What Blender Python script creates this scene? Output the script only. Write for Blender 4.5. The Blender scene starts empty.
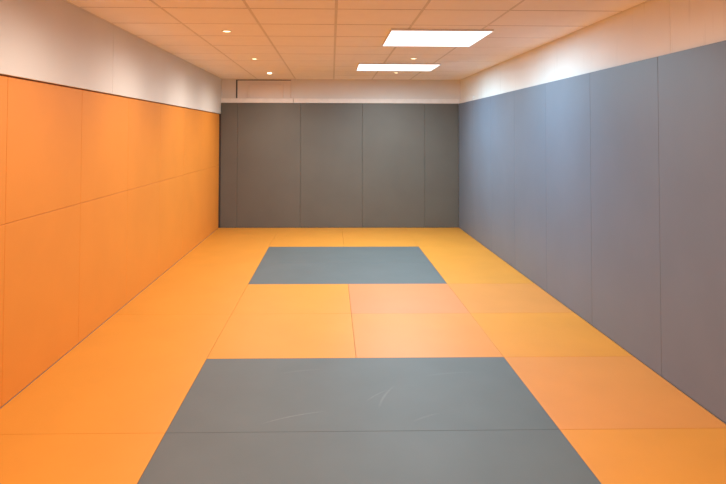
import bpy, bmesh, math, random
from mathutils import Matrix, Vector

S = bpy.context.scene
COL = S.collection
random.seed(7)

# ------------------------------------------------------------------ camera
F_PX, YAW, PITCH, ROLL, SX, SY = 602.2, .0232, .0294, .0027, 345.83, 116.35
cd = bpy.data.cameras.new('camera'); cam = bpy.data.objects.new('camera', cd); COL.objects.link(cam)
fw = Vector((math.sin(YAW)*math.cos(PITCH), math.cos(YAW)*math.cos(PITCH), math.sin(PITCH)))
ri = Vector((math.cos(YAW), -math.sin(YAW), 0)); up = ri.cross(fw)
ri, up = ri*math.cos(ROLL)+up*math.sin(ROLL), -ri*math.sin(ROLL)+up*math.cos(ROLL)
cam.matrix_world = Matrix(((ri.x, up.x, -fw.x, .8317), (ri.y, up.y, -fw.y, -4.0928), (ri.z, up.z, -fw.z, 1.504), (0, 0, 0, 1)))
cd.sensor_width = 36; cd.lens = 36*F_PX/726
cd.shift_x = (363-SX)/726; cd.shift_y = -(242-SY)/726
cd.clip_start = .02
S.camera = cam

# ------------------------------------------------------------------ world, exposure, light levels
w = bpy.data.worlds.new('world'); S.world = w; w.use_nodes = True
w.node_tree.nodes['Background'].inputs[0].default_value = (.02, .02, .022, 1)
S.view_settings.view_transform = 'Standard'; S.view_settings.look = 'None'
S.view_settings.exposure = 0.38; S.view_settings.gamma = 1; S.view_settings.use_curve_mapping = False
S.cycles.use_denoising = True; S.cycles.max_bounces = 14; S.cycles.diffuse_bounces = 10
S.cycles.sample_clamp_indirect = 8; S.cycles.caustics_reflective = False; S.cycles.caustics_refractive = False
PANEL_L, PANEL_COL = 19.5, (.44, .79, 1.0)   # radiance of a light panel
SPOT_W, SPOT_COL = 53.0, (1.0, .885, .77)

# ------------------------------------------------------------------ helpers
def box(bm, x0, x1, y0, y1, z0, z1, bev=0, seg=2, mi=0):
    r = bmesh.ops.create_cube(bm, size=1)
    for v in r['verts']:
        v.co = Vector(((x0+x1)/2+v.co.x*(x1-x0), (y0+y1)/2+v.co.y*(y1-y0), (z0+z1)/2+v.co.z*(z1-z0)))
    fs = {f for v in r['verts'] for f in v.link_faces}
    for f in fs: f.material_index = mi
    if bev:
        es = list({e for v in r['verts'] for e in v.link_edges})
        bmesh.ops.bevel(bm, geom=es, offset=bev, segments=seg, profile=.6, affect='EDGES')

def obj(name, bm, mats, parent=None, origin=None, smooth=False):
    me = bpy.data.meshes.new(name)
    if origin is not None:
        bmesh.ops.translate(bm, verts=bm.verts, vec=-Vector(origin))
    bm.to_mesh(me); bm.free()
    for m in (mats if isinstance(mats, (list, tuple)) else [mats]): me.materials.append(m)
    if smooth:
        for p in me.polygons: p.use_smooth = True
    o = bpy.data.objects.new(name, me); COL.objects.link(o)
    if origin is not None and parent is None: o.location = origin
    if parent: o.parent = parent
    return o

def tag(o, label=None, cat=None, group=None, kind=None):
    for k, v in (('label', label), ('category', cat), ('group', group), ('kind', kind)):
        if v: o[k] = v
    return o

def material(name, col, rough=.6, var=.05, scale=3., bump=.0, bscale=300., spec=.5, scuffs=(), streak=0.):
    m = bpy.data.materials.new(name); m.use_nodes = True
    nt = m.node_tree; N = nt.nodes; L = nt.links; b = N['Principled BSDF']
    b.inputs['Roughness'].default_value = rough; b.inputs['Specular IOR Level'].default_value = spec
    tc = N.new('ShaderNodeTexCoord'); geo = N.new('ShaderNodeNewGeometry')
    n = N.new('ShaderNodeTexNoise'); n.inputs['Scale'].default_value = scale; n.inputs['Detail'].default_value = 6
    L.new(geo.outputs['Position'], n.inputs['Vector'])
    mr = N.new('ShaderNodeMapRange'); mr.inputs[1].default_value = .3; mr.inputs[2].default_value = .7
    mr.inputs[3].default_value = 1-var; mr.inputs[4].default_value = 1+var
    L.new(n.outputs['Fac'], mr.inputs[0])
    mx = N.new('ShaderNodeVectorMath'); mx.operation = 'SCALE'; mx.inputs[0].default_value = col
    L.new(mr.outputs[0], mx.inputs['Scale'])
    out = mx.outputs[0]
    if streak:
        mp = N.new('ShaderNodeMapping'); mp.inputs['Scale'].default_value = (14, 14, 1.2)
        L.new(geo.outputs['Position'], mp.inputs[0])
        n3 = N.new('ShaderNodeTexNoise'); n3.inputs['Scale'].default_value = 1.0; n3.inputs['Detail'].default_value = 4
        L.new(mp.outputs[0], n3.inputs['Vector'])
        r3 = N.new('ShaderNodeMapRange'); r3.inputs[1].default_value = .62; r3.inputs[2].default_value = .75
        r3.inputs[3].default_value = 1; r3.inputs[4].default_value = 1-streak
        L.new(n3.outputs['Fac'], r3.inputs[0])
        m3 = N.new('ShaderNodeVectorMath'); m3.operation = 'SCALE'
        L.new(out, m3.inputs[0]); L.new(r3.outputs[0], m3.inputs['Scale']); out = m3.outputs[0]
    for (ax, ay, bx_, by_, wd, st) in scuffs:
        # one pale rub mark: a thin soft-ended stroke lying on the vinyl, in place coordinates
        ln = math.hypot(bx_-ax, by_-ay); an = math.atan2(by_-ay, bx_-ax)
        mp = N.new('ShaderNodeMapping'); mp.vector_type = 'TEXTURE'
        mp.inputs['Location'].default_value = ((ax+bx_)/2, (ay+by_)/2, 0); mp.inputs['Rotation'].default_value = (0, 0, an)
        L.new(geo.outputs['Position'], mp.inputs[0])
        sp = N.new('ShaderNodeSeparateXYZ'); L.new(mp.outputs[0], sp.inputs[0])
        def ma(op, a, b_=None):
            q = N.new('ShaderNodeMath'); q.operation = op
            for k, t in enumerate((a, b_)):
                if t is None: continue
                if isinstance(t, (int, float)): q.inputs[k].default_value = t
                else: L.new(t, q.inputs[k])
            return q.outputs[0]
        un_ = ma('DIVIDE', sp.outputs[0], ln/2)
        bend = ma('MULTIPLY', ma('MULTIPLY', un_, un_), ln*.05)
        vn = ma('DIVIDE', ma('ADD', sp.outputs[1], bend), wd)
        fu = ma('MAXIMUM', ma('SUBTRACT', 1., ma('MULTIPLY', un_, un_)), 0.)
        fv = ma('MAXIMUM', ma('SUBTRACT', 1., ma('MULTIPLY', vn, vn)), 0.)
        n5 = N.new('ShaderNodeTexNoise'); n5.inputs['Scale'].default_value = 60; L.new(geo.outputs['Position'], n5.inputs['Vector'])
        fc = ma('MULTIPLY', ma('MULTIPLY', ma('MULTIPLY', fu, fv), st), n5.outputs['Fac'])
        mc = N.new('ShaderNodeMix'); mc.data_type = 'RGBA'; L.new(fc, mc.inputs['Factor']); L.new(out, mc.inputs['A'])
        mc.inputs['B'].default_value = (.34, .36, .35, 1); out = mc.outputs['Result']
    L.new(out, b.inputs['Base Color'])
    if bump:
        n2 = N.new('ShaderNodeTexNoise'); n2.inputs['Scale'].default_value = bscale; n2.inputs['Detail'].default_value = 3
        L.new(geo.outputs['Position'], n2.inputs['Vector'])
        bp = N.new('ShaderNodeBump'); bp.inputs['Strength'].default_value = bump; bp.inputs['Distance'].default_value = .002
        L.new(n2.outputs['Fac'], bp.inputs['Height']); L.new(bp.outputs[0], b.inputs['Normal'])
    return m

def emissive(name, col, strength):
    m = bpy.data.materials.new(name); m.use_nodes = True
    b = m.node_tree.nodes['Principled BSDF']; b.inputs['Base Color'].default_value = (.9, .9, .9, 1)
    b.inputs['Emission Color'].default_value = (*col, 1); b.inputs['Emission Strength'].default_value = strength
    return m

OR = {}
def orange(k):
    cols = {'deep': (.655, .262, .030), 'mid': (.63, .262, .032), 'light': (.63, .248, .050), 'pale': (.62, .228, .078)}
    if k not in OR: OR[k] = material('orange_mat_vinyl_'+k, cols[k], .48, .035, 2.5, .12, 260, .4)
    return OR[k]
M_GREYMAT = material('grey_mat_vinyl', (.104, .124, .128), .58, .05, 3, .12, 260, .4)
M_GREYSCUFF = material('grey_mat_vinyl_scuffed', (.104, .124, .128), .58, .05, 3, .12, 260, .4, scuffs=(
    (.46, -.90, .80, -.76, .006, .5), (1.08, -.74, 1.20, -.44, .009, .3), (1.02, -.66, 1.16, -.50, .006, .28),
    (1.40, -.30, 1.75, -.24, .012, .15), (.50, -.25, .78, -.18, .012, .15), (1.25, -.90, 1.42, -.80, .010, .18)))
M_ORPAD = material('orange_pad_vinyl', (.735, .268, .038), .55, .03, 2, .10, 260, .35)
M_GREYPAD = material('grey_pad_vinyl', (.148, .183, .240), .50, .04, 2, .10, 260, .45)
M_BACKPAD = material('charcoal_pad_vinyl', (.118, .113, .098), .50, .05, 2.5, .10, 260, .45)
M_WALL = material('white_wall_paint', (.72, .695, .66), .7, .02, 2, .05, 60, .3)
M_WALLR = material('white_board_streaked', (.81, .81, .77), .7, .02, 2, .05, 60, .3, streak=.12)
M_JOINT = material('joint_shadow_gap', (.42, .38, .35), .8, .02)
M_DARK = material('gap_shade', (.05, .035, .03), .8, .02)  # near-black colour that paints in the shade of open gaps
M_TILE = material('ceiling_tile', (.96, .94, .94), .85, .02, 4, .15, 120, .2)
M_TBAR = material('ceiling_grid_bar', (.74, .72, .69), .6, .02, 4, 0, 100, .3)
M_TBARX = material('ceiling_cross_bar', (.36, .33, .30), .6, .02, 4, 0, 100, .3); M_TIMBER =  material('painted_batten', (.82, .80, .77), .6, .04, 12, .05, 60, .3)
M_DOOR = material('door_paint', (.76, .70, .65), .55, .02, 3, .03, 60, .4)
M_FRAME = material('grey_light_frame', (.75, .77, .80), .4, .01)
M_SCREED = material('concrete_screed', (.35, .34, .33), .9, .06, 4, .2, 80, .2)
M_DIFF = emissive('cool_light_diffuser', (.93, .97, 1), 1.5)
M_BULB = emissive('warm_lamp_face', (1, .76, .42), 4.5)
M_RING = material('white_trim_ring', (.80, .78, .74), .35, .01)
M_REFL = material('lamp_reflector', (.85, .82, .78), .2, .01)

# ------------------------------------------------------------------ dimensions
XL, XR, YB, YF = -.975, 2.888, 5.632, -5.0     # pad faces left, right, back; near end of the room
T = .04                                         # pad and mat thickness
HC, HG, HL = 2.392, 2.0, 1.82                   # ceiling, grey pad top, orange pad top
WL, WR, WB = XL-T, XR+T, YB+T
XU = -.956                                      # face of the boarded upper left wall

# ------------------------------------------------------------------ the setting
bm = bmesh.new(); box(bm, WL-.1, WR+.1, YF-.1, WB+.2, -T-.1, -T)
tag(obj('floor', bm, M_SCREED), kind='structure')

bm = bmesh.new(); box(bm, WL-.12, WL, YF-.1, WB+.12, -T, HC+.05)
js = [-3.99, -1.57, .85, 3.27]
ys = [YF] + js + [WB]
box(bm, WL, XU-.006, YF, WB, HL+.006, HC+.05)
for a, b in zip(ys[:-1], ys[1:]):
    box(bm, XU-.006, XU, a+.0015, b-.0015, HL+.006, HC+.03, .001, 1)
tag(obj('wall_left', bm, M_WALL), kind='structure')

bm = bmesh.new(); box(bm, WR+.008, WR+.12, YF-.1, WB+.12, -T, HC+.05)
ys = [YF, -2.85, -.42, 2.02, 4.46, WB]
for a, b in zip(ys[:-1], ys[1:]):
    box(bm, WR, WR+.008, a+.001, b-.001, -T, HC+.03, .001, 1)
tag(obj('wall_right', bm, M_WALLR), kind='structure')

# back wall with a doorway whose top shows over the pads
DX0, DX1, DZ = -.722, .168, 2.383
bm = bmesh.new()
box(bm, WL, DX0, WB, WB+.14, -T, HC+.05); box(bm, DX1, WR, WB, WB+.14, -T, HC+.05)
box(bm, DX0, DX1, WB, WB+.14, DZ, HC+.05); box(bm, DX0, DX1, WB+.08, WB+.14, -T, DZ)
tag(obj('wall_back', bm, M_WALL), kind='structure')
bm = bmesh.new(); box(bm, WL-.12, WR+.12, YF-.12, YF, -T, HC+.05)
tag(obj('wall_front', bm, M_WALL), kind='structure')

# door leaf: flat slab with an applied moulding frame
d = bmesh.new()
box(d, DX0+.022, DX1-.004, WB+.004, WB+.044, -T+.005, DZ-.014, .002, 1)
door = tag(obj('door_1', d, M_DOOR), kind='structure')
bm = bmesh.new()
for (x0, x1, z0, z1) in ((-.525, .052, 2.292, 2.308), (-.525, -.509, 2.09, 2.292), (.036, .052, 2.09, 2.292)):
    box(bm, x0, x1, WB-.018, WB+.004, z0, z1, .003, 1)
obj('door_moulding', bm, M_DOOR, door)
bm = bmesh.new()
box(bm, DX0+.0005, DX0+.022, WB+.03, WB+.05, -T+.005, DZ-.001)
box(bm, DX0+.022, DX1-.001, WB+.03, WB+.05, DZ-.014, DZ-.001)
obj('door_gap_shade', bm, M_DARK, door)  # dark fill painting in the shade of the gap beside and above the door
bm = bmesh.new(); box(bm, DX1, DX1+.05, WB-.006, WB, 2.09, HC-.004, .002, 1)
tag(obj('trim_4', bm, M_WALL), kind='structure')

# added upright strip, its dark colour painting the shade of the open corner gap
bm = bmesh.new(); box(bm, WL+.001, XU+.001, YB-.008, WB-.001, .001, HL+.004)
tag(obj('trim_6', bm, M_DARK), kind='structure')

# battens over the pads
for n, (x0, x1, y0, y1, z0, z1) in enumerate((
        (XU+.001, .204, YB+.006, WB-.0065, HG+.004, 2.078), (.215, WR-.001, YB+.006, WB-.0065, HG+.004, 2.078),
        (WR-.026, WR-.001, 4.72, YB+.004, HG+.004, 2.072)), 1):
    bm = bmesh.new(); box(bm, x0, x1, y0, y1, z0, z1, .003)
    tag(obj('trim_%d' % n, bm, M_TIMBER), kind='structure')

# ceiling: tiles resting in a grid of bars
bx = [XU-.02] + [-.38+.62*i for i in range(5)] + [WR+.02]
by = [.17+.605*i for i in range(-9, 10)]; by = [YF-.02] + [y for y in by if YF+.05 < y < WB-.05] + [WB+.02]
bm = bmesh.new()
box(bm, WL-.1, WR+.1, YF-.1, WB+.12, HC+.004, HC+.03)
for i in range(len(bx)-1):
    for j in range(len(by)-1):
        g = .010; h = .0085
        dz = random.uniform(0, .0012)
        box(bm, bx[i]+g, bx[i+1]-g, by[j]+h, by[j+1]-h, HC+dz, HC+.012, .0015, 1)
for x in bx[1:-1]: box(bm, x-.0105, x+.0105, YF, WB, HC+.0015, HC+.01, 0, 1, 1)
for y in by[1:-1]: box(bm, XU, WR, y-.009, y+.009, HC+.002, HC+.01, 0, 1, 2)  # cross bars coloured darker to stand for the shadow lines of the grid
tag(obj('ceiling', bm, [M_TILE, M_TBAR, M_TBARX]), kind='structure')
# thin shadow-line angle where ceiling meets the walls
bm = bmesh.new()
box(bm, XU, XU+.012, YF, WB, HC-.003, HC+.002); box(bm, WR-.012, WR, YF, WB, HC-.003, HC+.002)
box(bm, XU+.012, WR-.012, WB-.012, WB, HC-.003, HC+.002)
tag(obj('trim_5', bm, M_TBAR), kind='structure')

# ------------------------------------------------------------------ ceiling lights
def light_panel(x0, x1, y0, y1, label):
    cx, cy = (x0+x1)/2, (y0+y1)/2
    zt, zb = HC-.0008, HC-.018
    e = bpy.data.objects.new('ceiling_light_panel', None); COL.objects.link(e); e.location = (cx, cy, zb)
    tag(e, label, 'ceiling light', 'square light panels on the ceiling')
    fwid = .006
    bm = bmesh.new()
    for a in ((x0-fwid, x0, y0-fwid, y1+fwid), (x1, x1+fwid, y0-fwid, y1+fwid), (x0, x1, y0-fwid, y0), (x0, x1, y1, y1+fwid)):
        box(bm, *a, zb-.001, zt, .001, 1)
    box(bm, x0, x1, y0, y1, zt-.01, zt)
    obj('frame', bm, M_FRAME, e, (cx, cy, zb))
    bm = bmesh.new(); box(bm, x0, x1, y0, y1, zb, zb+.006)
    obj('diffuser', bm, M_DIFF, e, (cx, cy, zb))
    ld = bpy.data.lights.new('panel_light', 'AREA'); ld.shape = 'RECTANGLE'; ld.size = x1-x0; ld.size_y = y1-y0
    ld.energy = math.pi*(x1-x0)*(y1-y0)*PANEL_L; ld.color = PANEL_COL
    lo = bpy.data.objects.new('panel_light', ld); COL.objects.link(lo); lo.parent = e; lo.location = (0, 0, -.002)
light_panel(1.333, 2.19, .94, 1.82, 'bright white square ceiling light, the nearer and larger-looking of the two')
light_panel(1.17, 2.185, 3.39, 4.14, 'bright white ceiling light nearer the back wall, the smaller-looking of the two')

def ring(bm, prof, seg=32, mi=0):
    vs = [[bm.verts.new((r*math.cos(2*math.pi*k/seg), r*math.sin(2*math.pi*k/seg), z)) for k in range(seg)] for r, z in prof]
    for a, b in zip(vs[:-1], vs[1:]):
        for k in range(seg):
            f = bm.faces.new((a[k], a[(k+1) % seg], b[(k+1) % seg], b[k])); f.material_index = mi
    return vs

def downlight(x, y, label, power, drop=0):
    e = bpy.data.objects.new('ceiling_downlight', None); COL.objects.link(e); e.location = (x, y, HC)
    tag(e, label, 'ceiling light', 'small round downlights in the ceiling')
    bm = bmesh.new(); ring(bm, [(.030, .000), (.032, -.005), (.038, -.0065), (.0445, -.004), (.045, .0005), (.030, .000)])
    obj('trim_ring', bm, M_RING, e, smooth=True)
    bm = bmesh.new(); v = ring(bm, [(.0295, -.001), (.0295, -.002-drop), (.022, -.0045-drop), (.010, -.006-drop)]); bm.faces.new(v[-1])
    bmesh.ops.recalc_face_normals(bm, faces=bm.faces)
    obj('lamp_face', bm, M_BULB, e, smooth=True)
    ld = bpy.data.lights.new('lamp_light', 'SPOT'); ld.energy = power; ld.color = SPOT_COL
    ld.spot_size = math.radians(176); ld.spot_blend = 1.0; ld.shadow_soft_size = .03
    lo = bpy.data.objects.new('lamp_light', ld); COL.objects.link(lo); lo.parent = e; lo.location = (0, 0, -.04)
spots = [(-.080, 1.115, 'small warm downlight over the left side, nearest of its row of three'),
         (-.085, 3.03, 'small warm downlight over the left side, the middle of its row'),
         (-.072, 4.62, 'glowing warm downlight just in front of the door top at the back'),
         (1.785, 2.92, 'tiny downlight between the two white ceiling panels'),
         (1.757, 4.56, 'tiny downlight between the far ceiling panel and the back wall'),
         (-.08, -.70, 'downlight overhead on the left, second of its row towards the near end'),
         (-.08, -2.45, 'downlight overhead on the left, third of its row towards the near end'),
         (-.08, -4.2, 'downlight overhead on the left at the near end wall'),
         (1.77, -.70, 'downlight overhead on the right, nearest before the big ceiling panel'),
         (1.77, -2.45, 'downlight overhead on the right, behind the viewpoint side'),
         (1.77, -4.2, 'downlight overhead on the right at the near end wall')]
for x, y, l in spots: downlight(x, y, l, SPOT_W, .016 if 'door top' in l else 0)

# ------------------------------------------------------------------ floor mats
G = .0008
def mat(x0, x1, y0, y1, m, label, group, dz=0):
    bm = bmesh.new(); box(bm, x0+G, x1-G, y0+G, y1-G, -T, dz, .0022, 2)
    o = obj('floor_mat', bm, m, None, ((x0+x1)/2, (y0+y1)/2, -T))
    return tag(o, label, 'mat', group)
gg, go = 'grey mats of the floor squares', 'orange floor mats'
mat(0, 2, -1, 0, M_GREYSCUFF, 'grey floor mat, far half of the near grey rectangle', gg)
mat(0, 2, -2, -1, M_GREYMAT, 'grey floor mat, near half of the near grey rectangle, cut by the photo edge', gg)
mat(0, 2, 2, 3, M_GREYMAT, 'grey floor mat, near half of the far grey rectangle', gg)
mat(0, 2, 3, 4, M_GREYMAT, 'grey floor mat, far half of the far grey rectangle', gg)
mat(0, 1, 1, 2, orange('mid'), 'orange floor mat touching the front left of the far grey rectangle', go)
mat(1, 2, 1, 2, orange('pale'), 'pale peach-orange floor mat touching the front right of the far grey rectangle', go)
mat(0, 1, 0, 1, orange('mid'), 'orange floor mat touching the back left of the near grey rectangle', go)
mat(1, 2, 0, 1, orange('light'), 'light orange floor mat touching the back right of the near grey rectangle', go)
mat(0, 1, 4, YB-.001, orange('mid'), 'orange floor mat behind the far grey rectangle, left half, against the back pads', go)
mat(1, 2, 4, YB-.001, orange('mid'), 'orange floor mat behind the far grey rectangle, right half, against the back pads', go)
mat(0, 1, -4, -2, orange('mid'), 'orange floor mat in front of the near grey rectangle, left half', go)
mat(1, 2, -4, -2, orange('mid'), 'orange floor mat in front of the near grey rectangle, right half', go)
mat(0, 2, YF+.002, -4, orange('mid'), 'orange floor mat lying across at the near end wall', go)
for (a, b, l) in ((3, YB-.001, 'in the back left corner'), (1, 3, 'beside the front of the far grey rectangle'),
                  (-1, 1, 'beside the far half of the near grey rectangle'), (-3, -1, 'in the bottom left of the photo'),
                  (YF+.002, -3, 'at the near left corner behind the viewpoint')):
    mat(XL+.001, 0, a, b, orange('mid'), 'long orange mat along the left wall, '+l, go)
for (a, b, t, l) in ((4, YB-.001, 'mid', 'orange floor mat in the back right corner'),
                     (2, 4, 'mid', 'orange floor mat between the far grey rectangle and the right wall'),
                     (1, 2, 'light', 'light orange floor mat by the right wall, beside the pale peach mat'),
                     (0, 1, 'deep', 'deep orange floor mat by the right wall, just beyond the near grey rectangle'),
                     (-1, 0, 'light', 'light orange floor mat by the right wall, beside the near grey rectangle'),
                     (-2, -1, 'deep', 'deep orange floor mat by the right wall, bottom right of the photo'),
                     (-4, -2, 'mid', 'orange floor mat by the right wall, in front of the bottom right mat'),
                     (YF+.002, -4, 'mid', 'orange floor mat by the right wall at the near end')):
    mat(2, XR-.001, a, b, orange(t), l, go)

# ------------------------------------------------------------------ wall pads
P = .0010
def pad(name, x0, x1, y0, y1, z0, z1, m, label, group):
    bm = bmesh.new(); box(bm, x0, x1, y0, y1, z0, z1, .0035, 3)
    return tag(obj(name, bm, m, None, ((x0+x1)/2, (y0+y1)/2, z0)), label, 'wall pad', group)
ORD = ['first', 'second', 'third', 'fourth', 'fifth', 'sixth', 'seventh', 'eighth', 'ninth', 'tenth', 'eleventh', 'twelfth', 'thirteenth']
# left wall: lower and upper row
ys = [YB-.014] + [5.302-k for k in range(0, 11)] + [YF+.002]
for k, (b, a) in enumerate(zip(ys[:-1], ys[1:])):
    sl = 'narrow orange wall pad in the far corner' if k == 0 else 'orange wall pad'
    tail = '' if k == 0 else ', %s from the back corner' % ORD[k]
    pad('wall_pad', WL+.001, XL, a+P, b-P, .001, 1.0-P, M_ORPAD, sl+', lower row of the left wall'+tail, 'lower orange wall pads')
    pad('wall_pad', WL+.001, XL, a+P, b-P, 1.0+P, HL, M_ORPAD, sl+', upper row of the left wall'+tail, 'upper orange wall pads')
# right wall
ys = [YB-.001] + [4.653-k for k in range(0, 10)] + [YF+.002]
for k, (b, a) in enumerate(zip(ys[:-1], ys[1:])):
    l = 'tall grey wall pad on the right wall, ' + ('in the back corner' if k == 0 else '%s from the back corner' % ORD[k])
    pad('wall_pad', XR, WR-.001, a+P, b-P, .001, HG, M_GREYPAD, l, 'grey pads on the right wall')
# back wall
xs = [XU+.003, -.685, .327, 1.326, 2.335, XR-.003]
ls = ['narrow dark grey back wall pad beside the orange wall', 'dark grey back wall pad under the door top',
      'dark grey back wall pad in the middle of the five', 'dark grey back wall pad, second from the right-hand corner',
      'dark grey back wall pad in the right-hand corner, half width']
for a, b, l in zip(xs[:-1], xs[1:], ls):
    pad('wall_pad', a+P, b-P, YB, WB-.008, .001, HG, M_BACKPAD, l, 'dark grey pads on the back wall')
